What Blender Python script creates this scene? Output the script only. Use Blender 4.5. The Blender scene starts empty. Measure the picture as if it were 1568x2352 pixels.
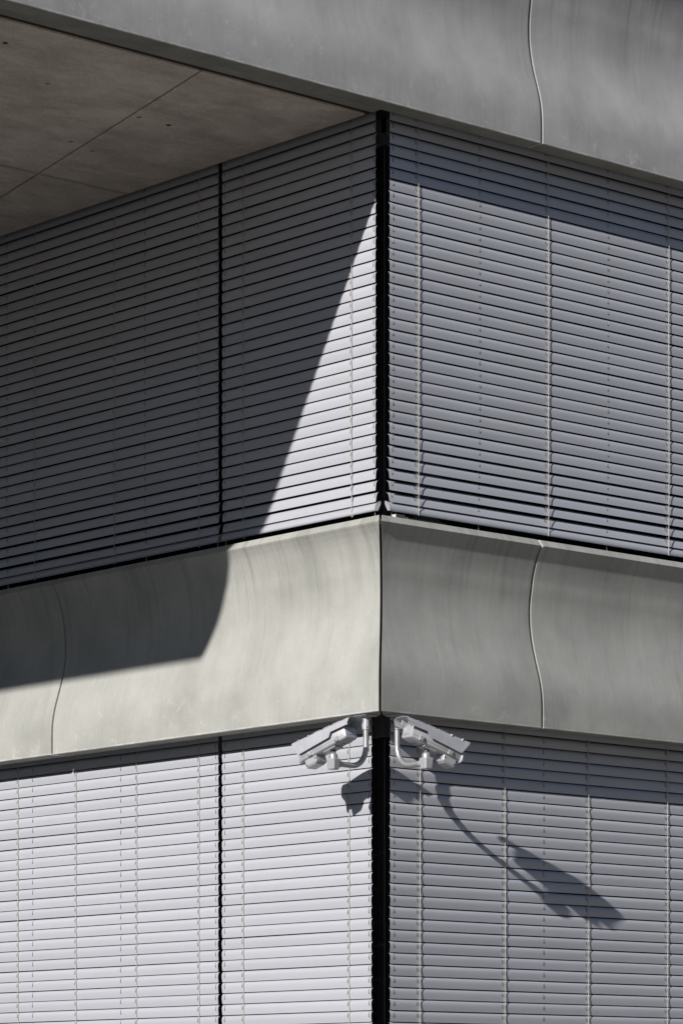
import bpy, bmesh, math, random
from mathutils import Vector, Matrix
rnd = random.Random(7)
C = bpy.context.scene
COL = C.collection

# ------------------------------------------------------------------ camera
cam_d = bpy.data.cameras.new('camera')
cam = bpy.data.objects.new('camera', cam_d); COL.objects.link(cam); C.camera = cam
cam.location = (-13.889, -15.351, -2.442)
cam.rotation_euler = (math.radians(90), 0, -math.atan2(.6618, .7497))
cam_d.sensor_fit = 'VERTICAL'; cam_d.sensor_height = 24.0
cam_d.lens = 24.0 * 7730 / 2352
cam_d.shift_y = (2560 - 1176) / 2352
cam_d.clip_start = .1; cam_d.clip_end = 2000
C.render.resolution_x = 682; C.render.resolution_y = 1024

# ------------------------------------------------------------------ light
SUN = Vector((-3.515, -1.0, 1.768)).normalized()
w = bpy.data.worlds.new('World'); C.world = w; w.use_nodes = True
nt = w.node_tree
sky = nt.nodes.new('ShaderNodeTexSky'); sky.sky_type = 'NISHITA'; sky.sun_disc = False
sky.sun_elevation = math.asin(SUN.z); sky.sun_rotation = math.atan2(SUN.x, SUN.y) % (2 * math.pi)
sky.air_density = 1.0; sky.dust_density = .2; sky.ozone_density = 3.0; sky.altitude = 300
nt.links.new(sky.outputs[0], nt.nodes['Background'].inputs[0])
nt.nodes['Background'].inputs[1].default_value = .05
sd = bpy.data.lights.new('sun', 'SUN'); sd.energy = 5.0; sd.angle = math.radians(.55); sd.color = (1, .96, .895)
sun = bpy.data.objects.new('sun', sd); COL.objects.link(sun)
sun.rotation_euler = SUN.to_track_quat('Z', 'Y').to_euler(); sun.location = SUN * 60
C.view_settings.view_transform = 'Standard'; C.view_settings.look = 'None'
C.view_settings.exposure = 0; C.view_settings.gamma = 1
C.view_settings.use_curve_mapping = False

# ------------------------------------------------------------------ materials
def mat(name, col, rough=.5, metal=0, spec=.5):
    m = bpy.data.materials.new(name); m.use_nodes = True
    b = m.node_tree.nodes['Principled BSDF']
    b.inputs['Base Color'].default_value = (*col, 1); b.inputs['Roughness'].default_value = rough
    b.inputs['Metallic'].default_value = metal
    b.inputs['Specular IOR Level'].default_value = spec
    return m, m.node_tree, b

def N(nt, t, **k):
    n = nt.nodes.new(t)
    for a, v in k.items():
        if a.startswith('i_'): n.inputs[int(a[2:]) if a[2:].isdigit() else a[2:]].default_value = v
        else: setattr(n, a, v)
    return n

def noise(nt, vec, scale, detail=6, rough=.55, mul=(1, 1, 1), dist=0):
    mp = N(nt, 'ShaderNodeMapping'); mp.inputs['Scale'].default_value = mul
    nt.links.new(vec, mp.inputs['Vector'])
    n = N(nt, 'ShaderNodeTexNoise'); n.inputs['Scale'].default_value = scale
    n.inputs['Detail'].default_value = detail; n.inputs['Roughness'].default_value = rough
    n.inputs['Distortion'].default_value = dist
    nt.links.new(mp.outputs[0], n.inputs['Vector'])
    return n.outputs[0]

def ramp(nt, fac, pts):
    r = N(nt, 'ShaderNodeValToRGB'); e = r.color_ramp.elements
    while len(e) < len(pts): e.new(.5)
    for el, (p, c) in zip(e, pts):
        el.position = p; el.color = (c, c, c, 1) if isinstance(c, (int, float)) else (*c, 1)
    nt.links.new(fac, r.inputs[0]); return r.outputs[0]

def mixc(nt, a, b, fac, mode='MIX'):
    m = N(nt, 'ShaderNodeMix', data_type='RGBA', blend_type=mode)
    for s, v in ((6, a), (7, b), (0, fac)):
        if isinstance(v, tuple): m.inputs[s].default_value = (*v, 1)
        elif isinstance(v, (int, float)): m.inputs[s].default_value = v
        else: nt.links.new(v, m.inputs[s])
    return m.outputs[2]

def bump(nt, bsdf, h, strength, dist=.002):
    b = N(nt, 'ShaderNodeBump'); b.inputs['Strength'].default_value = strength; b.inputs['Distance'].default_value = dist
    nt.links.new(h, b.inputs['Height']); nt.links.new(b.outputs[0], bsdf.inputs['Normal'])

def facade_concrete(name, base, dark, light):
    m, t, b = mat(name, base, .5, 0, .45)
    obj_c = N(t, 'ShaderNodeTexCoord').outputs['Object']
    tc = N(t, 'ShaderNodeTexCoord').outputs['UV']
    oi = N(t, 'ShaderNodeObjectInfo').outputs['Random']
    blot = noise(t, tc, 1.9, 8, .62, (1, .8, 1), .15)
    c = mixc(t, dark, base, ramp(t, blot, [(.3, 0), (.62, 1)]))
    c = mixc(t, c, mixc(t, c, (.90, .90, .90), 1, 'MULTIPLY'), oi)
    streak = noise(t, tc, 1, 9, .72, (95, 1.3, 1), 0)          # fine vertical brushed streaks
    c = mixc(t, c, mixc(t, c, (.62, .62, .61), .30), ramp(t, streak, [(.47, 0), (.66, 1)]))
    wide = noise(t, tc, 1, 6, .65, (11, .9, 1), 0)
    c = mixc(t, c, mixc(t, c, (.66, .66, .66), 1, 'MULTIPLY'), ramp(t, noise(t, tc, 1, 7, .65, (2.6, 2.0, 1), .2), [(.42, 0), (.72, .42)]))
    c = mixc(t, c, mixc(t, c, (.66, .65, .63), 1, 'MULTIPLY'), ramp(t, wide, [(.54, 0), (.80, .3)]))
    grain = noise(t, tc, 160, 4, .8)
    c = mixc(t, c, mixc(t, c, (.80, .80, .80), 1, 'MULTIPLY'), ramp(t, grain, [(.42, .8), (.60, 0)]))
    drip = noise(t, tc, 1, 7, .7, (16, .35, 1), 0)
    uvs = N(t, 'ShaderNodeSeparateXYZ'); t.links.new(obj_c, uvs.inputs[0])
    up = N(t, 'ShaderNodeMapRange'); up.inputs[1].default_value = .55; up.inputs[2].default_value = 1.15
    t.links.new(uvs.outputs[2], up.inputs[0])
    dm = N(t, 'ShaderNodeMath', operation='MULTIPLY')
    t.links.new(ramp(t, drip, [(.50, 0), (.66, .7)]), dm.inputs[0]); t.links.new(up.outputs[0], dm.inputs[1])
    c = mixc(t, c, mixc(t, c, (.62, .62, .60), 1, 'MULTIPLY'), dm.outputs[0])
    # pale lime spots, mostly in the lower third
    sp = noise(t, tc, 9, 10, .8, (1, .8, 1), .6)
    sx = N(t, 'ShaderNodeSeparateXYZ'); t.links.new(obj_c, sx.inputs[0])
    low = N(t, 'ShaderNodeMapRange'); low.inputs[1].default_value = .5; low.inputs[2].default_value = .05
    t.links.new(sx.outputs[2], low.inputs[0])
    mm = N(t, 'ShaderNodeMath', operation='MULTIPLY')
    t.links.new(ramp(t, sp, [(.56, 0), (.68, 1)]), mm.inputs[0]); t.links.new(low.outputs[0], mm.inputs[1])
    m2 = N(t, 'ShaderNodeMath', operation='MULTIPLY'); m2.inputs[1].default_value = .5
    t.links.new(mm.outputs[0], m2.inputs[0])
    c = mixc(t, c, light, m2.outputs[0])
    # worn pale arris along the bottom edge, broken up
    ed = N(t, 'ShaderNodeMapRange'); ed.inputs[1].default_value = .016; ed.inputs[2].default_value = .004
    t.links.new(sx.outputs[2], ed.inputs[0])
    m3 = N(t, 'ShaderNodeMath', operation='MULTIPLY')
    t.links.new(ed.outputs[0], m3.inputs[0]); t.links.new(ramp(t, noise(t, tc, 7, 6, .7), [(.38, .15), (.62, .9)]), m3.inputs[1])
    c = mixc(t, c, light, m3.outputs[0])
    # pores
    v = N(t, 'ShaderNodeTexVoronoi'); v.inputs['Scale'].default_value = 26
    t.links.new(tc, v.inputs['Vector'])
    vs = noise(t, tc, 5, 2)
    po = N(t, 'ShaderNodeMath', operation='MULTIPLY')
    t.links.new(ramp(t, v.outputs['Distance'], [(.045, 1), (.07, 0)]), po.inputs[0]); t.links.new(ramp(t, vs, [(.55, 0), (.62, 1)]), po.inputs[1])
    c = mixc(t, c, tuple(x * .45 for x in dark), po.outputs[0])
    t.links.new(c, b.inputs['Base Color'])
    t.links.new(ramp(t, blot, [(.3, .56), (.7, .42)]), b.inputs['Roughness'])
    fine = noise(t, tc, 1, 8, .7, (45, 12, 1))
    bump(t, b, fine, .35, .0015)
    return m

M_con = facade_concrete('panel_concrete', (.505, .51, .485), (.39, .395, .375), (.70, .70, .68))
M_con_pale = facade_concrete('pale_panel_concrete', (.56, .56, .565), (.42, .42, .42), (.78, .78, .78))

def soffit_mat():
    m, t, b = mat('soffit_concrete', (.46, .40, .34), .8)
    tc = N(t, 'ShaderNodeTexCoord').outputs['Object']
    a = noise(t, tc, 3.2, 10, .74, (.6, 1, 1), .3); c2 = noise(t, tc, 9, 8, .7, (.6, 1, 1), .6)
    c = mixc(t, (.52, .455, .40), (.84, .76, .68), ramp(t, a, [(.36, 0), (.64, 1)]))
    c = mixc(t, c, (.64, .58, .52), ramp(t, c2, [(.52, 0), (.75, .55)]))
    s = noise(t, tc, 2.6, 8, .75, (1, .6, 1), .6)
    c = mixc(t, c, (.42, .33, .25), ramp(t, s, [(.56, 0), (.76, .6)]))
    vv = N(t, 'ShaderNodeTexVoronoi'); vv.inputs['Scale'].default_value = 17; t.links.new(tc, vv.inputs['Vector'])
    pm = N(t, 'ShaderNodeMath', operation='MULTIPLY')
    t.links.new(ramp(t, vv.outputs['Distance'], [(.05, 1), (.09, 0)]), pm.inputs[0]); t.links.new(ramp(t, noise(t, tc, 4, 3), [(.5, 0), (.6, .7)]), pm.inputs[1])
    c = mixc(t, c, (.16, .14, .12), pm.outputs[0])
    c = mixc(t, c, mixc(t, c, (.78, .77, .76), 1, 'MULTIPLY'), ramp(t, noise(t, tc, 60, 5, .75), [(.42, .8), (.58, 0)]))
    # dirt and laitance along the two formwork joints
    sp = N(t, 'ShaderNodeSeparateXYZ'); t.links.new(tc, sp.inputs[0])
    def M(op, a_, b_=None, c_=None):
        n_ = N(t, 'ShaderNodeMath', operation=op)
        for i_, v_ in enumerate((a_, b_, c_)):
            if v_ is None: continue
            if isinstance(v_, (int, float)): n_.inputs[i_].default_value = v_
            else: t.links.new(v_, n_.inputs[i_])
        return n_.outputs[0]
    wob = M('MULTIPLY', M('SUBTRACT', noise(t, tc, 6, 5, .7), .5), .03)
    dx = M('ABSOLUTE', M('ADD', wob, M('SUBTRACT', sp.outputs[0], M('ADD', -1.405, M('MULTIPLY', M('SUBTRACT', sp.outputs[1], .037), .2385)))))
    dy = M('ABSOLUTE', M('ADD', wob, M('SUBTRACT', sp.outputs[1], 2.418)))
    dd = M('MINIMUM', M('MULTIPLY', dx, 1.6), M('MULTIPLY', dy, .55))
    c = mixc(t, c, mixc(t, c, (.42, .40, .38), 1, 'MULTIPLY'), ramp(t, dd, [(.003, .6), (.022, 0)]))
    t.links.new(c, b.inputs['Base Color']); bump(t, b, c2, .3, .003)
    return m
M_soff = soffit_mat()

def under_mat():
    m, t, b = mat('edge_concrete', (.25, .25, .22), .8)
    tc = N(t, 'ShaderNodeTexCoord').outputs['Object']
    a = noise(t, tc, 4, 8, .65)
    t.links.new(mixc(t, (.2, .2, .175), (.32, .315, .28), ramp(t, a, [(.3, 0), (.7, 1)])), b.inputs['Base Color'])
    bump(t, b, noise(t, tc, 40, 6), .25)
    return m
M_under = under_mat()

def slat_mat():
    m, t, b = mat('slat_paint', (.6, .605, .64), .42, .2, .3)
    tc = N(t, 'ShaderNodeTexCoord').outputs['Object']
    geo = N(t, 'ShaderNodeNewGeometry').outputs['Position']
    oi = N(t, 'ShaderNodeObjectInfo').outputs['Random']
    dust = noise(t, geo, 150, 3, .6); pat = noise(t, geo, 2.2, 5, .6, (1, 1, 2))
    c = mixc(t, (.525, .54, .605), (.575, .59, .66), oi)
    c = mixc(t, c, (.50, .505, .545), ramp(t, pat, [(.45, 0), (.75, .55)]))
    mm = N(t, 'ShaderNodeMath', operation='MULTIPLY')
    t.links.new(ramp(t, dust, [(.68, 0), (.74, 1)]), mm.inputs[0]); t.links.new(ramp(t, pat, [(.35, 0), (.6, .6)]), mm.inputs[1])
    c = mixc(t, c, (.75, .75, .73), mm.outputs[0])
    t.links.new(c, b.inputs['Base Color'])
    t.links.new(ramp(t, pat, [(.3, .38), (.7, .5)]), b.inputs['Roughness'])
    bump(t, b, noise(t, geo, 2.5, 2, .5, (1, 1, 4)), .25, .006)
    return m
M_slat = slat_mat()
M_cord = mat('cord_fibre', (.50, .475, .43), .85)[0]
M_steel = mat('clip_steel', (.62, .63, .65), .35, .6)[0]
M_wire = mat('wire', (.40, .40, .41), .35, .5)[0]
M_dark = mat('dark_slot', (.02, .02, .022), .7)[0]
M_grey = mat('grey_frame', (.10, .10, .105), .5)[0]
M_sill = mat('sill_metal', (.30, .30, .30), .5, .3)[0]
M_blackf = mat('black_frame', (.012, .012, .014), .45)[0]
M_brown = mat('joint_foam', (.02, .013, .010), .9)[0]
M_core = mat('dark_core', (.04, .04, .04), .9)[0]

def glass_mat():
    m, t, b = mat('window_glass', (.01, .012, .014), .04, 0, .3)
    return m
M_glass = glass_mat()

def camera_paint(name, col, rough, metal):
    m, t, b = mat(name, col, rough, metal)
    tc = N(t, 'ShaderNodeTexCoord').outputs['Object']
    a = noise(t, tc, 14, 5, .6)
    t.links.new(mixc(t, tuple(x * .9 for x in col), tuple(min(1, x * 1.06) for x in col), ramp(t, a, [(.35, 0), (.7, 1)])), b.inputs['Base Color'])
    bump(t, b, noise(t, tc, 420, 2), .12, .0006)
    return m
M_cam = camera_paint('camera_paint', (.49, .495, .53), .42, .25)
M_hood = camera_paint('hood_paint', (.47, .48, .53), .5, .1)
M_pole = camera_paint('pole_paint', (.55, .555, .57), .33, .6)
M_label = mat('label_foil', (.62, .62, .62), .4)[0]
M_ink = mat('label_ink', (.08, .08, .08), .6)[0]

def ground_mat():
    m, t, b = mat('paving', (.2, .18, .16), .85)
    tc = N(t, 'ShaderNodeTexCoord').outputs['Object']
    a = noise(t, tc, .35, 8, .6); g = noise(t, tc, 30, 5, .6)
    c = mixc(t, (.15, .135, .118), (.22, .20, .175), ramp(t, a, [(.3, 0), (.7, 1)]))
    c = mixc(t, c, (.26, .245, .22), ramp(t, g, [(.55, 0), (.8, .5)]))
    t.links.new(c, b.inputs['Base Color']); bump(t, b, g, .3, .004)
    return m
M_ground = ground_mat()

# ------------------------------------------------------------------ helpers
def finish(name, bm, mats, parent=None, smooth=False, flip=False, loc=None):
    if flip: bmesh.ops.reverse_faces(bm, faces=bm.faces)
    me = bpy.data.meshes.new(name); bm.to_mesh(me); bm.free()
    for m in (mats if isinstance(mats, (list, tuple)) else [mats]): me.materials.append(m)
    if smooth:
        for p in me.polygons: p.use_smooth = True
        try: me.set_sharp_from_angle(angle=math.radians(35))
        except Exception: pass
    o = bpy.data.objects.new(name, me); COL.objects.link(o)
    if parent is not None: o.parent = parent
    if loc is not None: o.location = loc
    return o

def empty(name, loc):
    o = bpy.data.objects.new(name, None); COL.objects.link(o); o.location = loc; o.empty_display_size = .2
    return o

def tag(o, label=None, cat=None, group=None, kind=None):
    if label: o['label'] = label
    if cat: o['category'] = cat
    if group: o['group'] = group
    if kind: o['kind'] = kind
    return o

def box(bm, x0, x1, y0, y1, z0, z1, bev=0):
    vs = [bm.verts.new((x, y, z)) for x in (x0, x1) for y in (y0, y1) for z in (z0, z1)]
    fs = [bm.faces.new([vs[i] for i in q]) for q in ((0, 1, 3, 2), (4, 6, 7, 5), (0, 4, 5, 1), (2, 3, 7, 6), (0, 2, 6, 4), (1, 5, 7, 3))]
    if bev:
        es = list({e for f in fs for e in f.edges})
        bmesh.ops.bevel(bm, geom=es, offset=bev, segments=1, affect='EDGES')
    return vs

def nb(): return bmesh.new()

def face_xyz(side, a, o, z):
    """facade coordinates -> world: a along the facade, o outwards from the blind plane"""
    return (a, -o, z) if side == 'R' else (-o, a, z)

def face_box(bm, side, a0, a1, o0, o1, z0, z1, bev=0):
    p, q = face_xyz(side, a0, o0, z0), face_xyz(side, a1, o1, z1)
    return box(bm, *[v for i in range(3) for v in sorted((p[i], q[i]))], bev=bev)

def grid_faces(bm, rows, close=False):
    fs = []
    for i in range(len(rows) - 1):
        n = len(rows[i])
        for j in range(n if close else n - 1):
            k = (j + 1) % n
            fs.append(bm.faces.new((rows[i][j], rows[i][k], rows[i + 1][k], rows[i + 1][j])))
    return fs

def tube(bm, pts, rad, seg=12, cap=True, mi=0):
    pts = [Vector(p) for p in pts]; rows = []
    up = None
    for i, p in enumerate(pts):
        d = (pts[min(i + 1, len(pts) - 1)] - pts[max(i - 1, 0)]).normalized()
        if up is None:
            up = d.orthogonal().normalized()
        up = (up - d * up.dot(d)).normalized(); s = d.cross(up)
        r = rad[i] if isinstance(rad, (list, tuple)) else rad
        rows.append([bm.verts.new(p + (up * math.cos(2 * math.pi * k / seg) + s * math.sin(2 * math.pi * k / seg)) * r) for k in range(seg)])
    fs = grid_faces(bm, rows, True)
    if cap:
        fs.append(bm.faces.new(rows[0][::-1])); fs.append(bm.faces.new(rows[-1]))
    for f in fs: f.material_index = mi
    return fs

def recalc(bm): bmesh.ops.recalc_face_normals(bm, faces=bm.faces)

# ------------------------------------------------------------------ ground
GZ = -4.1
bm = nb(); box(bm, -600, 600, -600, 600, GZ - .5, GZ)
tag(finish('ground', bm, M_ground), 'pale paved ground in front of the building', kind='structure')

# ------------------------------------------------------------------ building
H = 1.197
D = .237
LEV = 3.697                       # storey height: underside of one band to underside of the next
PROF = [(0, .231), (.004, .236), (.03, .237), (.08, .237), (.14, .2365), (.20, .234), (.26, .227), (.32, .2155), (.38, .200), (.45, .181),
        (.53, .162), (.61, .148), (.68, .1405), (.75, .1385), (.82, .142), (.89, .152), (.95, .160), (1.01, .1735),
        (1.06, .188), (1.10, .2035), (1.135, .2215), (1.155, .233), (1.190, .208), (1.197, .196)]

def smooth_prof(P, n=3):
    out = []
    for i in range(len(P) - 1):
        p0, p1, p2, p3 = P[max(i - 1, 0)], P[i], P[i + 1], P[min(i + 2, len(P) - 1)]
        for k in range(n):
            t = k / n
            f = lambda a, b, c, d: .5 * (2 * b + (c - a) * t + (2 * a - 5 * b + 4 * c - d) * t * t + (3 * b - a - 3 * c + d) * t ** 3)
            out.append((p1[0] + (p2[0] - p1[0]) * t, f(p0[1], p1[1], p2[1], p3[1])))
    out.append(P[-1]); return out
PROF = [(z, .237 - (.237 - o) * 1.17) if z < 1.16 else (z, o - .001) for z, o in PROF]
PS = smooth_prof(PROF[:-2]) + [(1.1975, .199)]

def panel(side, a0, a1, z0, parent, mitre0=False, mitre1=False, depth=.10, x_off=0):
    """one S-curved concrete panel; mitred ends follow the outline of the neighbour round the corner"""
    bm = nb(); L = a1 - a0
    n = max(2, int(L / .35)); g = .0105
    rings = []; uvl = bm.loops.layers.uv.new('UVMap'); UVM = {}; ush = rnd.uniform(0, 40)
    ss = [(0, .0012), (.0012, 0)] + [((i / n), 0, 1) for i in range(1, n)] + [(-.0012, 0), (0, .0012)]
    for idx, s in enumerate(ss):
        ring = []
        zs_ = lambda z: z if (z0 < 1 or z < .75) else .75 + (z - .75) * 1.25
        pts = [(o - s[1], zs_(z)) for z, o in PS] + [(depth, zs_(H)), (depth, .0)]
        for (o, z) in pts:
            A0 = (-o if mitre0 else a0) + g; A1 = (a1 + o if mitre1 else a1) - g
            if mitre1 and mitre1 == 'in': A1 = a1 - g
            if idx < 2: a = A0 + s[0]
            elif idx >= len(ss) - 2: a = A1 + s[0]
            else: a = A0 + (A1 - A0) * s[0]
            zz = z + (0 if idx not in (0, len(ss) - 1) or z > .01 else .002)
            p = face_xyz(side, a, o, z0 + zz); ring.append(bm.verts.new((p[0] + x_off, p[1], p[2] - z0))); UVM[ring[-1]] = (a + ush, zz + ush)
        rings.append(ring)
    grid_faces(bm, rings, True)
    bm.faces.new(rings[0][::-1]); bm.faces.new(rings[-1]); recalc(bm)
    for f in bm.faces:
        for lp in f.loops: lp[uvl].uv = UVM[lp.vert]
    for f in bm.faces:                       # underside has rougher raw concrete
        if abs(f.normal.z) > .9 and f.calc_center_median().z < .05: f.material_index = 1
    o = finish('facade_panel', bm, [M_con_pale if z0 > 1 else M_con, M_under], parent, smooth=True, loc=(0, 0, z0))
    return o

bld = empty('office_building', (3, 3, GZ))
tag(bld, 'concrete office building corner with curved facade bands under a cantilevered upper floor', 'building')
B = empty('tmp', (0, 0, 0)); bpy.data.objects.remove(B)
class Shift:                                 # children are given in world coordinates
    pass
def under(o):
    o.parent = bld; o.matrix_parent_inverse = Matrix.Translation(-Vector(bld.location)); return o

XL = -6.28                                   # blind plane of the cantilever's far end
def bbox(name, m, *a, bev=0):
    bm = nb(); box(bm, *a, bev=bev); return under(finish(name, bm, m))

under(panel('R', 0, 1.146, 0, None, mitre0=True))
for a0, a1 in ((1.146, 4.55), (4.55, 7.95)): under(panel('R', a0, a1, 0, None))
under(panel('L', 0, 3.082, 0, None, mitre0=True))
for a0, a1 in ((3.082, 6.48), (6.48, 9.88)): under(panel('L', a0, a1, 0, None))
for z0 in (-LEV,):
    under(panel('R', 0, 1.146, z0, None, mitre0=True)); under(panel('L', 0, 3.082, z0, None, mitre0=True))
    under(panel('R', 1.146, 7.95, z0, None)); under(panel('L', 3.082, 9.88, z0, None))
for z0 in (LEV, 2 * LEV):
    for a0, a1 in ((-3.30, 1.140), (1.140, 4.54), (4.54, 7.95)): under(panel('R', a0, a1, z0, None))
    # end panel mitred round the cantilever's far corner
    o = panel('R', 0, -3.30 - XL, z0, None, mitre0=True, x_off=XL); under(o)
    for k, (a0, a1) in enumerate(((0, 3.4), (3.4, 6.8), (6.8, 9.88))):
        under(panel('L', a0, a1, z0, None, mitre0=(k == 0), x_off=XL))

E_ = 9.9
bbox('floor_slab', M_core, -.095, E_, -.095, E_, .13, 1.16)
bbox('floor_slab', M_core, -.095, E_, -.095, E_, .13 - LEV, 1.16 - LEV)
bbox('floor_slab', M_core, XL - .095, E_, -.095, E_, LEV + .16, LEV + 1.16)
bbox('floor_slab', M_core, XL - .095, E_, -.095, E_, 2 * LEV + .02, 2 * LEV + 1.19)
# window lintels above the blinds
bbox('lintel', M_grey, .10, E_, .10, E_, -.095, .128)
bbox('lintel', M_grey, .105, E_, .105, E_, LEV - .115, LEV + .158)
bbox('lintel_cover', M_grey, .085, .104, .085, E_, LEV - .06, LEV + .03)
bbox('lintel_cover', M_grey, .085, E_, .085, .104, LEV - .06, LEV + .03)
# sills behind the ledges
for z in (H, H - LEV):
    bbox('window_sill', M_blackf, .06, E_, .06, E_, z - .036, z + .045)
# glazing and its dark frames (each storey)
for z0, z1 in ((H + .046, LEV - .116), (H - LEV + .046, -.096), (GZ, -LEV - .0)):
    for s in 'RL':
        a = .2
        for k in range(4):
            a1 = a + (2.5 if s == 'R' else (1.33 if k == 0 else 2.45))
            bm = nb(); face_box(bm, s, a + .03, a1 - .03, -.20, -.17, z0, z1)
            g = under(finish('window_pane', bm, M_glass))
            bm = nb(); face_box(bm, s, a1 - .029, a1 + .029, -.22, -.13, z0, z1, .004)
            under(finish('mullion', bm, M_blackf))
            a = a1
    bm = nb(); box(bm, .155, .229, .155, .229, z0, z1, .006)
    under(finish('corner_mullion', bm, M_blackf))
bbox('interior', M_core, .9, E_, .9, E_, GZ, LEV)
# upper storey of the cantilever (glazed, above the frame)
bm = nb(); box(bm, XL + .2, E_, .2, E_, LEV + H, 2 * LEV)
under(finish('upper_glazing', bm, M_glass))
# sill angle seen under the right-hand blind
bm = nb(); box(bm, .235, .60, .07, .13, H + .046, H + .075, .002)
under(finish('sill_angle', bm, M_sill))
bm = nb(); box(bm, .165, .234, .052, .12, H + .046, H + .083, .002)
under(finish('sill_block', bm, mat('sill_white', (.7, .7, .69), .5)[0]))
bm = nb(); face_box(bm, 'R', 2.70, 2.73, -.17, -.09, H + .046, LEV - .116)
under(finish('window_frame', bm, M_blackf))

# cantilever underside: edge strip, open joint, cast soffit in fields
bm = nb(); box(bm, XL + .10, -.101, -.0975, -.014, LEV + .001, LEV + .12, .0015)
under(finish('edge_strip', bm, M_under))
bbox('joint_strip', M_brown, XL + .10, -.103, -.013, .046, LEV + .012, LEV + .15)

def poly_slab(pts, z0, z1, name, m):
    bm = nb(); a = [bm.verts.new((x, y, z0)) for x, y in pts]; b = [bm.verts.new((x, y, z1)) for x, y in pts]
    bm.faces.new(a); bm.faces.new(b[::-1])
    for i in range(len(pts)):
        j = (i + 1) % len(pts); bm.faces.new((a[i], b[i], b[j], a[j]))
    recalc(bm)
    bmesh.ops.bevel(bm, geom=[e for e in bm.edges if all(v.co.z < z0 + 1e-5 for v in e.verts)], offset=.0025, segments=1, affect='EDGES')
    return under(finish(name, bm, m))
y0, yE, x1, xE = .047, 9.8, -.104, XL + .1
jx = lambda y: -1.405 + (y - .037) * .2385           # oblique formwork joint
g = .003; yj = 2.418
poly_slab([(jx(y0) + g, y0), (x1, y0), (x1, yj - g), (jx(yj) + g, yj - g)], LEV, LEV + .158, 'soffit_field', M_soff)
poly_slab([(jx(yj) + g, yj + g), (x1, yj + g), (x1, 5.4), (jx(5.4) + g, 5.4)], LEV, LEV + .158, 'soffit_field', M_soff)
poly_slab([(xE, y0), (jx(y0) - g, y0), (jx(yj) - g, yj - g), (xE, yj - g)], LEV, LEV + .158, 'soffit_field', M_soff)
poly_slab([(xE, yj + g), (jx(yj) - g, yj + g), (jx(5.4) - g, 5.4), (xE, 5.4)], LEV, LEV + .158, 'soffit_field', M_soff)
poly_slab([(xE, 5.406), (x1, 5.406), (x1, yE), (xE, yE)], LEV, LEV + .158, 'soffit_field', M_soff)
for x, y in ((-2.572, .375), (-1.937, .827), (-1.114, 1.004), (-.875, 1.011), (-1.116, 1.696), (-.885, 1.774)):
    bm = nb(); r = .017
    tube(bm, [(x, y, LEV - .0016), (x, y, LEV + .01)], r, 14); recalc(bm)
    bm2 = under(finish('tie_hole', bm, M_dark if x in (-2.572, -.875) else M_under))
# exterior columns carrying the far end of the cantilever
for x, y in ((-5.6, 8.9),):
    bm = nb(); tube(bm, [(x, y, GZ), (x, y, LEV)], .3, 32); under(finish('column', bm, M_con, smooth=True))

# ------------------------------------------------------------------ unseen brick buildings, added to block sky and deepen the shade
def brick_mat():
    m, t, b = mat('dark_brick', (.12, .075, .055), .85)
    tc = N(t, 'ShaderNodeTexCoord').outputs['Object']
    br = N(t, 'ShaderNodeTexBrick'); br.inputs['Scale'].default_value = 4
    br.inputs['Color1'].default_value = (.13, .075, .055, 1); br.inputs['Color2'].default_value = (.09, .055, .042, 1); br.inputs['Mortar'].default_value = (.16, .15, .14, 1)
    t.links.new(tc, br.inputs['Vector']); t.links.new(br.outputs[0], b.inputs['Base Color'])
    return m
M_brick = brick_mat()
def sky_blocker_building(x0, x1, y0, y1, ztop, face, label):
    root = empty('added_brick_blocker', ((x0 + x1) / 2, (y0 + y1) / 2, GZ)); tag(root, label, 'building')
    def add(o): o.parent = root; o.matrix_parent_inverse = Matrix.Translation(-Vector(root.location)); return o
    bm = nb(); box(bm, x0, x1, y0, y1, GZ, ztop); add(finish('wall', bm, M_brick))
    bm = nb(); box(bm, x0 - .3, x1 + .3, y0 - .3, y1 + .3, ztop + .002, ztop + .5); add(finish('roof', bm, M_grey))
    me = None
    L = (y1 - y0) if face == 'x' else (x1 - x0)
    n = int(L / 3.6); nf = int((ztop - GZ - 1) / 3.4)
    for i in range(n):
        for j in range(nf):
            if me is None:
                bm = nb()
                if face == 'x': box(bm, 0, .06, -.8, .8, 0, 1.9)
                else: box(bm, -.8, .8, 0, .06, 0, 1.9)
                o = add(finish('window', bm, M_glass)); me = o.data
            else:
                o = add(bpy.data.objects.new('window', me)); COL.objects.link(o)
            p = 2.2 + i * 3.6; z = GZ + 1.1 + j * 3.4
            o.location = (x1 + .002, y0 + p, z) if face == 'x' else (x0 + p, y1 + .002, z)
sky_blocker_building(-46, -30, -6, 60, 12, 'x', 'added unseen dark brick building on the left, blocking low sky opposite the sunlit facade')
sky_blocker_building(-22, 60, -62, -46, 17, 'y', 'added unseen dark brick building behind the viewer, blocking sky opposite the grazing-lit right facade')

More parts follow.
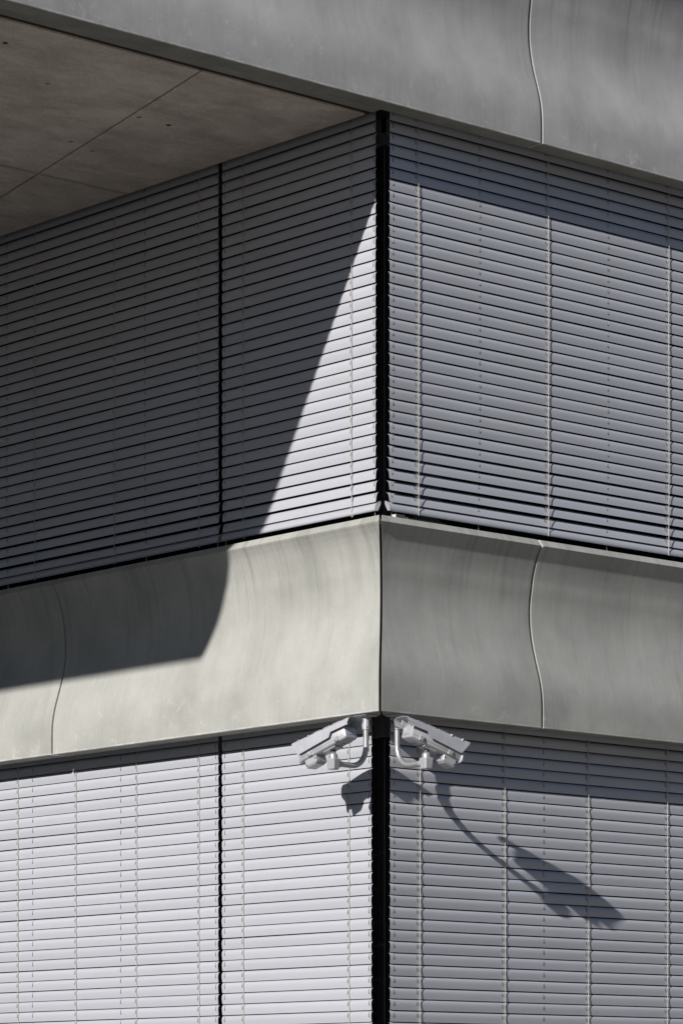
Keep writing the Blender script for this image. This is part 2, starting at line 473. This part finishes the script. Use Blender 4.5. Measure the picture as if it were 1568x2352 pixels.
# ------------------------------------------------------------------ venetian blinds
SP = [(.0142, 0), (.0160, .012), (.0176, .024), (.0186, .035), (.0185, .044), (.0168, .0535), (.0132, .0605), (.0085, .0650), (.0055, .0667), (.0045, .0665)]
TH = .0011
def slat_pt(h):
    for (o0, h0), (o1, h1) in zip(SP, SP[1:]):
        if h <= h1: return o0 + (o1 - o0) * (h - h0) / (h1 - h0)
    return SP[-1][0]
def slat_mesh(side, L):
    bm = nb()
    cols = [(0, .006), (.0015, .002), (.005, 0), (L * .5, 0), (L - .005, 0), (L - .0015, .002), (L, .006)]
    outer, inner = [], []
    n = len(SP)
    for a, h0 in cols:
        ro, ri = [], []
        for i, (o, h) in enumerate(SP):
            if i == 0: h = h0; o = slat_pt(h0)
            elif i == 1: h = max(h, h0 + .003)
            j0, j1 = max(i - 1, 0), min(i + 1, n - 1)
            t = Vector((SP[j1][0] - SP[j0][0], SP[j1][1] - SP[j0][1])).normalized(); nrm = Vector((t.y, -t.x))
            ro.append(bm.verts.new(face_xyz(side, a, o, h)))
            ri.append(bm.verts.new(face_xyz(side, a, o - nrm.x * TH, h - nrm.y * TH)))
        outer.append(ro); inner.append(ri)
    grid_faces(bm, outer); grid_faces(bm, inner)
    for i in range(len(cols) - 1):
        for k in (0, n - 1): bm.faces.new((outer[i][k], outer[i + 1][k], inner[i + 1][k], inner[i][k]))
    for c in (0, -1):
        for k in range(n - 1): bm.faces.new((outer[c][k], outer[c][k + 1], inner[c][k + 1], inner[c][k]))
    recalc(bm); return bm

def hook_mesh(side, sgn):
    bm = nb()
    def strip(a0, a1, h0, h1, lift, mi):
        rows = []
        hs = [h0 + (h1 - h0) * k / 4 for k in range(5)]
        for h in hs:
            o = slat_pt(h)
            rows.append([bm.verts.new(face_xyz(side, a, o + lift + d, h)) for a, d in ((a0, -.001), (a0, 0), (a1, 0), (a1, -.001))])
        for f in grid_faces(bm, rows): f.material_index = mi
    strip(-.0026, .0026, .030, .066, .0004, 1)                   # the guide slot punched in the slat
    strip(-.0046 if sgn > 0 else .0002, -.0002 if sgn > 0 else .0046, .026, .036, .0004, 1)
    pts = [(-.0010 * 0, .069), (0, .055), (.0008, .042), (.0004, .033), (-.0022, .0295), (-.0036, .033)]
    tube(bm, [face_xyz(side, sgn * a, slat_pt(h) + .0022, h) for a, h in pts], .0011, 5)
    recalc(bm); return bm
def clip_mesh(side, sgn):
    bm = nb()
    def strip(a0, a1, h0, h1, lift, mi):
        rows = []
        for k in range(5):
            h = h0 + (h1 - h0) * k / 4; o = slat_pt(h)
            rows.append([bm.verts.new(face_xyz(side, sgn * a, o + lift + d, h)) for a, d in ((a0, -.0015), (a0, 0), (a1, 0), (a1, -.0015))])
        for f in grid_faces(bm, rows): f.material_index = mi
    strip(.017, .0215, .030, .068, .0005, 1)
    strip(.0125, .0165, .028, .068, .0016, 0)
    strip(.0065, .0100, .030, .055, .0025, 0)
    recalc(bm); return bm

HOOK, CLIP = {}, {}
for s in 'RL':
    o = finish('hook_master', hook_mesh(s, 1), [M_wire, M_dark]); HOOK[s] = o.data; bpy.data.objects.remove(o)
    o = finish('clip_master', clip_mesh(s, -1 if s == 'R' else 1), [M_steel, M_dark]); CLIP[s] = o.data; bpy.data.objects.remove(o)

PITCH = .0713
def blind(side, a0, a1, ztop, zrail, cords, hooks, label, open_last=0, group='grey venetian blinds on the facade', seed=1):
    r = random.Random(seed)
    root = empty('venetian_blind', face_xyz(side, a0, 0, zrail)); tag(root, label, 'window blind', group)
    L = a1 - a0
    o = finish('slat', slat_mesh(side, L), M_slat, smooth=True); me = o.data; bpy.data.objects.remove(o)
    n = int((ztop - zrail) / PITCH)
    lowest = zrail + .040
    for i in range(n):
        s = bpy.data.objects.new('slat', me); COL.objects.link(s); s.parent = root
        z = lowest + i * PITCH + r.uniform(-.0006, .0006) - zrail
        ang = r.gauss(0, .6) + (2.6 if zrail > 0 else .2)
        if i < open_last: ang += (open_last - i) ** 1.15 * 1.9
        ang = math.radians(ang)
        s.location = (0, 0, z)
        s.location += Vector(face_xyz(side, r.uniform(-.0012, .0012), 0, 0))
        tl = r.gauss(0, .00035)
        if side == 'R': s.rotation_euler = (-ang, -tl, 0)
        else: s.rotation_euler = (tl, -ang, 0) if False else (tl, ang, 0)
        for nm, lst, ms in (('guide_hook', hooks, HOOK), ('ladder_clip', cords, CLIP)):
            for a in lst:
                c = bpy.data.objects.new(nm, ms[side]); COL.objects.link(c); c.parent = s
                c.location = face_xyz(side, a - a0, 0, 0)
    # bottom rail
    bm = nb(); rows = []
    RP = [(.014, -.012), (.020, -.006), (.021, 0), (.0195, .012), (.014, .024), (.004, .036), (-.010, .046), (-.024, .050), (-.027, .044), (-.024, .030), (-.012, .006), (-.002, -.010)]
    for a in (0, L): rows.append([bm.verts.new(face_xyz(side, a, o_, h)) for o_, h in RP])
    grid_faces(bm, rows, True); bm.faces.new(rows[0]); bm.faces.new(rows[1][::-1]); recalc(bm)
    rail = finish('bottom_rail', bm, M_slat, root, smooth=True)
    for e in (-.003, L + .0005):
        bm = nb(); rows = []
        for a in (e, e + .0025): rows.append([bm.verts.new(face_xyz(side, a, o_ * 1.06, h * 1.06)) for o_, h in RP])
        grid_faces(bm, rows, True); bm.faces.new(rows[0]); bm.faces.new(rows[1][::-1]); recalc(bm)
        finish('end_cap', bm, M_steel, rail)
    bm = nb(); face_box(bm, side, 0, L, .0205, .0225, -.013, -.009); finish('rail_bead', bm, M_steel, rail)
    # head rail up in the recess
    bm = nb(); face_box(bm, side, 0, L, -.03, .03, ztop - zrail + .035, ztop - zrail + .08)
    finish('head_rail', bm, M_grey, root)
    # cords: one in front of the slats, one thin ladder string behind it
    for a in cords:
        bm = nb(); pts = []; z = ztop - zrail + .03; k = 0; ph = r.uniform(0, 6)
        while z > -.004:
            pts.append(face_xyz(side, a - a0 + .0012 * math.sin(z * 4 + ph) + r.uniform(-.0005, .0005), .0235 + r.uniform(0, .0012), z)); z -= .02375
        pts += [face_xyz(side, a - a0 - .010, .026, -.012), face_xyz(side, a - a0 - .017, .026, -.020), face_xyz(side, a - a0 - .008, .027, -.026), face_xyz(side, a - a0 - .001, .026, -.015)] if side == 'L' else [face_xyz(side, a - a0, .025, -.016)]
        tube(bm, pts, [.0021 * r.uniform(.85, 1.15) for _ in pts], 6)
        finish('lift_cord', bm, M_cord, root, smooth=True)
        bm = nb()
        sg = 1 if side == 'R' else -1
        for i in range(n):                                        # ladder loops from slat to slat
            zb = lowest + i * PITCH - zrail
            pts = []
            for h in (.004, .014, .028, .042, .054, .066):
                pts.append(face_xyz(side, a - a0 + sg * (-.0035 - .0045 * (h / .066) ** 2), slat_pt(h) + .0016, zb + h))
            tube(bm, pts, .0006, 3, cap=False)
        finish('ladder_string', bm, M_cord, root)
    # guide cable clamps on the ledge
    for a in hooks:
        z0 = -.088
        bm = nb()
        pts = [face_xyz(side, a - a0 + .014 * math.cos(t), .008, z0 + .012 + .030 * max(0, math.sin(t))) for t in [math.pi * k / 8 for k in range(9)]]
        tube(bm, pts, .0035, 6)
        face_box(bm, side, a - a0 - .026, a - a0 + .026, -.010, .026, z0 - .008, z0 + .006, .002)
        tube(bm, [face_xyz(side, a - a0 + .02, .014, z0 + .006), face_xyz(side, a - a0 + .02, .014, z0 + .016)], .007, 8)
        recalc(bm); cl = finish('cable_clamp', bm, M_steel, root)
        bm = nb(); tube(bm, [face_xyz(side, a - a0, .004, z0 + .03), face_xyz(side, a - a0, .004, -.01)], .0012, 5); finish('guide_cable', bm, M_steel, root)
    return root

ZT = LEV + .03
ZR = 1.289
blind('R', .045, 4.15, ZT, ZR, (.279, 1.413, 2.539, 3.60), (.071, .809, 1.967, 3.05, 4.12),
      'wide dark blind right of the corner, between the two curved concrete bands', open_last=7, seed=3)
blind('L', .050, 1.533, ZT, ZR, (.262, 1.308), (.066, 1.509),
      'narrow blind left of the corner, above the band, crossed by a slanting edge of sunlight', open_last=5, seed=4)
blind('L', 1.572, 4.85, ZT, ZR, (1.762, 2.666, 3.570, 4.45), (1.592, 2.343, 3.910, 4.82),
      'wide blind in full shadow directly under the concrete soffit', open_last=6, seed=5)
ZT2, ZR2 = .030, ZR - LEV
blind('R', .048, 4.15, ZT2, ZR2, (.290, 1.024, 1.780, 2.527, 3.3), (.076, 1.374, 2.9, 4.12),
      'wide dark blind below the band with the shadow of the security camera on it', open_last=4, seed=6)
blind('L', .086, 1.533, ZT2, ZR2, (.284, 1.308), (.106, 1.505),
      'narrow bright white-lit blind directly behind the left security camera', open_last=4, seed=7)
blind('L', 1.572, 4.85, ZT2, ZR2, (1.762, 2.423, 3.094, 3.765, 4.45), (1.596, 2.603, 3.601, 4.82),
      'wide bright sunlit blind in the bottom left corner below the concrete band', open_last=4, seed=8)

# ------------------------------------------------------------------ security cameras
def security_camera(mirror, label):
    sw = (lambda p: (p[1], p[0], p[2])) if mirror else (lambda p: tuple(p))
    base = Vector((-.030, -.165, 0))
    root = empty('security_camera', sw(base)); tag(root, label, 'security camera', 'security cameras under the concrete corner')
    rb = Vector(sw(base))
    def fin(name, bm, m, parent=root, smooth=True, recalc_=True):
        for v in bm.verts: v.co = Vector(sw(v.co)) - rb
        recalc(bm)
        return finish(name, bm, m, parent, smooth=smooth)
    tau = math.radians(15.3)
    uh = Vector((.9925, -.122, 0)).normalized()
    u = uh * math.cos(tau) + Vector((0, 0, -math.sin(tau)))
    n = uh * math.sin(tau) + Vector((0, 0, math.cos(tau)))
    wv = Vector((-.122, -.9925, 0)).normalized()
    O = Vector((-.246, -.507, -.053))
    W = lambda a, b, c: O + u * a + wv * b + n * c
    tilt = [0.0]
    # --- mount plate, sleeve, eye bolt
    bm = nb(); box(bm, base.x - .055, base.x + .055, base.y - .055, base.y + .055, -.008, -.0005, .002); plate = fin('mount_plate', bm, M_cam, smooth=False)
    for dx, dy in ((-.04, -.04), (.04, -.04), (-.04, .04), (.04, .04)):
        bm = nb(); tube(bm, [base + Vector((dx, dy, -.008)), base + Vector((dx, dy, -.013))], .006, 6); fin('bolt', bm, M_steel, plate)
    bm = nb(); tube(bm, [base + Vector((0, 0, -.008)), base + Vector((0, 0, -.09))], [.023, .023], 20); slv = fin('pole_sleeve', bm, M_cam)
    bm = nb(); q = base + Vector((-.020, -.012, -.076)); tube(bm, [q, q + Vector((-.004, -.003, 0))], .003, 6); fin('set_screw', bm, M_dark, slv)
    bm = nb(); ec = base + Vector((.050, .060, -.030))
    pts = [ec + Vector((.0085 * math.cos(t) * .7, -.0085 * math.cos(t) * .7, .0105 * math.sin(t))) for t in [2 * math.pi * k / 14 + math.pi / 2 for k in range(14)]]
    tube(bm, [ec + Vector((0, 0, .025))] + pts + [pts[0]], .0032, 7); fin('eye_bolt', bm, M_steel)
    # --- curved arm
    tilt[0] = .058
    plc = W(.222, -.075, -.126)
    bx = Vector((plc.x, plc.y, -.318))
    dirh = (Vector((bx.x, bx.y, 0)) - Vector((base.x, base.y, 0))); hl = dirh.length; dirh.normalize()
    R_ = .125; pts = [base + Vector((0, 0, -.07)), base + Vector((0, 0, -.13))]
    zc_ = -.318 + R_
    for k in range(0, 11):
        t = k / 10 * math.pi / 2
        pts.append(base + dirh * (R_ - R_ * math.cos(t)) + Vector((0, 0, zc_ - R_ * math.sin(t))))
    pts.append(Vector((bx.x, bx.y, -.318)) - dirh * .05)
    bm = nb(); tube(bm, pts, .0172, 18); fin('arm', bm, M_pole)
    bm = nb(); e = Vector((bx.x, bx.y, -.318)); tube(bm, [e - dirh * .062, e - dirh * .058, e - dirh * .03], [.0195, .0215, .0215], 18); fin('arm_sleeve', bm, M_cam)
    # --- elbow box (tapers downwards), aligned with the arm
    side = Vector((-dirh.y, dirh.x, 0))
    bm = nb(); rows = []
    for z_, k in ((-.038, .024), (-.033, .028), (.024, .0345), (.029, .032)):
        cs = []
        for sx_, sy_ in ((1, .72), (.72, 1), (-.72, 1), (-1, .72), (-1, -.72), (-.72, -1), (.72, -1), (1, -.72)):
            cs.append(bm.verts.new(e + dirh * (k * sx_) + side * (k * sy_) + Vector((0, 0, z_))))
        rows.append(cs)
    grid_faces(bm, rows, True); bm.faces.new(rows[0]); bm.faces.new(rows[-1]); ebx = fin('elbow_box', bm, M_cam, smooth=False)
    # --- ball head
    bm = nb(); tube(bm, [e + Vector((0, 0, h)) for h in (.028, .042, .052, .060, .066)], [.0275, .0275, .0255, .021, .013], 20); fin('ball_head', bm, M_pole)
    bm = nb(); tube(bm, [e + Vector((0, 0, .055)), plc + n * .006], .016, 12); fin('ball_stem', bm, M_grey)
    # --- saddle plate under the body
    def ubox(bm, a0, a1, b0, b1, c0, c1, bev=0):
        vs = box(bm, a0, a1, b0, b1, c0, c1, bev)
    def to_world(bm, start=0):
        for v in bm.verts: v.co = W(v.co.x, v.co.y, v.co.z - tilt[0] * (v.co.x - .06))
    bm = nb(); box(bm, .175, .271, -.115, -.035, -.122, -.112, .003); to_world(bm); sp = fin('saddle_plate', bm, M_cam, smooth=False)
    for a, b in ((.183, -.043), (.263, -.043), (.183, -.107), (.263, -.107)):
        bm = nb(); tube(bm, [Vector((a, b, -.1215)), Vector((a, b, -.1245))], .004, 8); to_world(bm); fin('screw', bm, M_grey, sp)
    # --- body: rounded box with sloped upper back
    def rr(a, b0, b1, c0, c1, rad, inset=0):
        pts = []
        for cx, cy, s0 in ((b1 - rad, c1 - rad, 0), (b0 + rad, c1 - rad, 90), (b0 + rad, c0 + rad, 180), (b1 - rad, c0 + rad, 270)):
            for k in range(5):
                t = math.radians(s0 + 22.5 * k); pts.append(Vector((a, cx + rad * math.cos(t), cy + rad * math.sin(t))))
        return pts
    bm = nb(); rows = []
    b0, b1, c0, c1 = -.131, -.019, -.112, -.030
    for a, ins, rad in ((.060, .014, .010), (.063, .005, .014), (.071, 0, .016), (.44, 0, .016), (.446, .002, .015)):
        rows.append([bm.verts.new(p) for p in rr(a, b0 + ins, b1 - ins, c0 + ins, c1 - ins * 1.5, rad)])
    grid_faces(bm, rows, True); bm.faces.new(rows[0]); bm.faces.new(rows[-1]); to_world(bm)
    body = fin('camera_body', bm, M_cam)
    bm = nb(); rows = []                                        # parting line between tray and cover
    for a, ex in ((.0605, .0004), (.443, .0004)):
        pass
    for (p0, p1) in ((( .072, b1 + .0003), (.44, b1 + .0003)), ((.072, b0 - .0003), (.44, b0 - .0003))):
        box(bm, p0[0], p1[0], min(p0[1], p0[1] - .0005), max(p0[1], p0[1] - .0005) + .0004, -.0885, -.0872)
    box(bm, .0593, .0600, b0 + .016, b1 - .016, -.0885, -.0872)
    to_world(bm); fin('parting_line', bm, M_dark, body, smooth=False)
    # raised collar round the front window
    bm = nb(); rows = []
    for a, ins in ((.444, -.005), (.447, -.008), (.456, -.008), (.459, -.004)):
        rows.append([bm.verts.new(p) for p in rr(a, b0 + ins, b1 - ins, c0 + ins, c1 - ins, .020)])
    grid_faces(bm, rows, True); bm.faces.new(rows[0]); bm.faces.new(rows[-1]); to_world(bm); fr = fin('front_collar', bm, M_hood, body)
    bm = nb(); box(bm, .4592, .461, b0 + .016, b1 - .016, c0 + .014, c1 - .014); to_world(bm); fin('front_window', bm, M_glass, body, smooth=False)
    # rear cover hump under the hood
    bm = nb(); box(bm, .075, .12, -.118, -.032, -.031, -.016, .005); to_world(bm); fin('rear_hump', bm, M_cam, body, smooth=False)
    # two latches on each side
    for a in (.118, .345):
        for sgn, bb in ((1, b1), (-1, b0)):
            bm = nb()
            vs = []
            prof = [(0, -.074), (.005, -.077), (.0105, -.086), (.012, -.098), (.010, -.106), (0, -.108)]
            rws = []
            for aa in (a, a + .030): rws.append([bm.verts.new(Vector((aa + (.006 if i < 2 else 0), bb + sgn * o_, c_))) for i, (o_, c_) in enumerate(prof)])
            grid_faces(bm, rws, True); bm.faces.new(rws[0]); bm.faces.new(rws[1]); to_world(bm); lt = fin('latch', bm, M_cam, body, smooth=False)
            bm = nb(); tube(bm, [Vector((a + .021, bb + sgn * .0118, -.098)), Vector((a + .021, bb + sgn * .0135, -.098))], .004, 8); to_world(bm); fin('screw', bm, M_grey, lt)
    # label foil with printed lines underneath, small square mark on the back
    bm = nb(); box(bm, .125, .163, -.098, -.070, -.1128, -.1122); to_world(bm); lb = fin('label_sticker', bm, M_label, body, smooth=False)
    bm = nb()
    rr_ = random.Random(5)
    for k in range(4):
        x = .129 + k * .008
        y = -.096
        while y < -.076:
            l = rr_.uniform(.003, .007); box(bm, x, x + .004, y, y + l, -.1133, -.1129); y += l + .002
    to_world(bm); fin('label_print', bm, M_ink, lb, smooth=False)
    bm = nb(); cx_, cz_, r_ = -.094, -.060, .0085
    for q in ((cx_ - r_, cx_ - r_ + .0022, cz_ - r_, cz_ + r_), (cx_ - r_ + .0023, cx_ + r_ * .6, cz_ + r_ - .0022, cz_ + r_), (cx_ - r_ + .0023, cx_ + r_ * .9, cz_ - r_, cz_ - r_ + .0022), (cx_ + r_ - .0022, cx_ + r_, cz_ - r_ + .004, cz_ + r_ * .3)):
        box(bm, .0588, .0600, q[0], q[1], q[2], q[3])
    to_world(bm); fin('emblem', bm, M_label, body, smooth=False)
    tilt[0] = 0.0
    # --- hood: bent sheet, stepped lower edge
    bm = nb()
    def hood_sec(a, near, far, off):
        # from near lower edge over the rounded shoulders to far lower edge; off>0 is the inner skin
        w0, w1, r = 0 - off, -.150 + off, .026 - off
        top = 0 - off; pts = [(w0 + .001, -near)]
        for k in range(0, 6):
            t = math.radians(90 * k / 5); pts.append((w0 - r + r * math.cos(t), top - r + r * math.sin(t)))
        pts.append(((w0 + w1) / 2, top + .006))
        for k in range(0, 6):
            t = math.radians(90 + 90 * k / 5); pts.append((w1 + r + r * math.cos(t), top - r + r * math.sin(t)))
        pts.append((w1 - .001, -far)); return [Vector((a, b, c)) for b, c in pts]
    st = [(0, .034, .0), (.012, .045, .0), (.155, .045, 0), (.176, .072, 0), (.43, .0905, 0), (.445, .0905, 1)]
    outer, inner = [], []
    for a, dn, fl in st:
        pts = hood_sec(a, dn, dn, 0); pin = hood_sec(a, dn, dn, .002)
        if fl:                                             # raked front edge
            for P in (pts, pin):
                for v in P: v.x = .43 + .055 * (1 - min(1, max(0, -v.z / .0905)))
        if a == 0:
            for P in (pts, pin):
                for v in P: v.x = .018 * max(0, (-v.z - .02) / .02)
        outer.append([bm.verts.new(p) for p in pts]); inner.append([bm.verts.new(p) for p in pin])
    grid_faces(bm, outer); grid_faces(bm, inner)
    for i in range(len(st) - 1):
        for k in (0, -1): bm.faces.new((outer[i][k], outer[i + 1][k], inner[i + 1][k], inner[i][k]))
    for c in (0, -1):
        for k in range(len(outer[0]) - 1): bm.faces.new((outer[c][k], outer[c][k + 1], inner[c][k + 1], inner[c][k]))
    to_world(bm); hood = fin('sun_hood', bm, M_hood)
    # top sheet with end lips riding on the hood
    bm = nb()
    for a0, a1 in ((.075, .135), (.155, .215), (.235, .295)):
        box(bm, a0, a1, -.016, -.008, -.0045, -.0008, .0006)
    for a in (.33, .415):
        box(bm, a, a + .004, -.012, .0022, -.018, -.0012, .001)
    to_world(bm); fin('hood_rib', bm, M_hood, hood, smooth=False)
    bm = nb(); box(bm, .03, .15, -.112, -.108, -.036, -.007, .001); box(bm, .03, .15, -.04, -.036, -.036, -.007, .001)
    to_world(bm); fin('hood_bracket', bm, M_cam, hood, smooth=False)
    tilt[0] = .058
    # --- lower front unit (wiper / light housing)
    bm = nb(); rows = []
    for c, k in ((-.112, 1.0), (-.150, 1.0), (-.163, .62)):
        rows.append([bm.verts.new(Vector((.375 + .047 * sx_ * (k if sx_ < 0 else 1), -.075 + .047 * sy_ * (1 if k == 1 else .8), c))) for sx_, sy_ in ((1, 1), (-1, 1), (-1, -1), (1, -1))])
    grid_faces(bm, rows, True); bm.faces.new(rows[0]); bm.faces.new(rows[-1])
    bmesh.ops.bevel(bm, geom=list(bm.edges), offset=.003, segments=1, affect='EDGES')
    to_world(bm); fu = fin('lower_housing', bm, M_cam, body, smooth=False)
    for q, d in (((.335, -.027, -.128), (0, .002, 0)), ((.327, -.06, -.140), (-.002, 0, 0)), ((.41, -.027, -.146), (0, .002, 0))):
        bm = nb(); q = Vector(q); d = Vector(d); tube(bm, [q - d, q + d], .0045, 8); to_world(bm); fin('screw', bm, M_grey, fu)
    return root

security_camera(False, 'right security camera, pointing right along the dark blind, side in cool shade')
security_camera(True, 'left security camera, pointing left along the bright blind, hood in full sun')
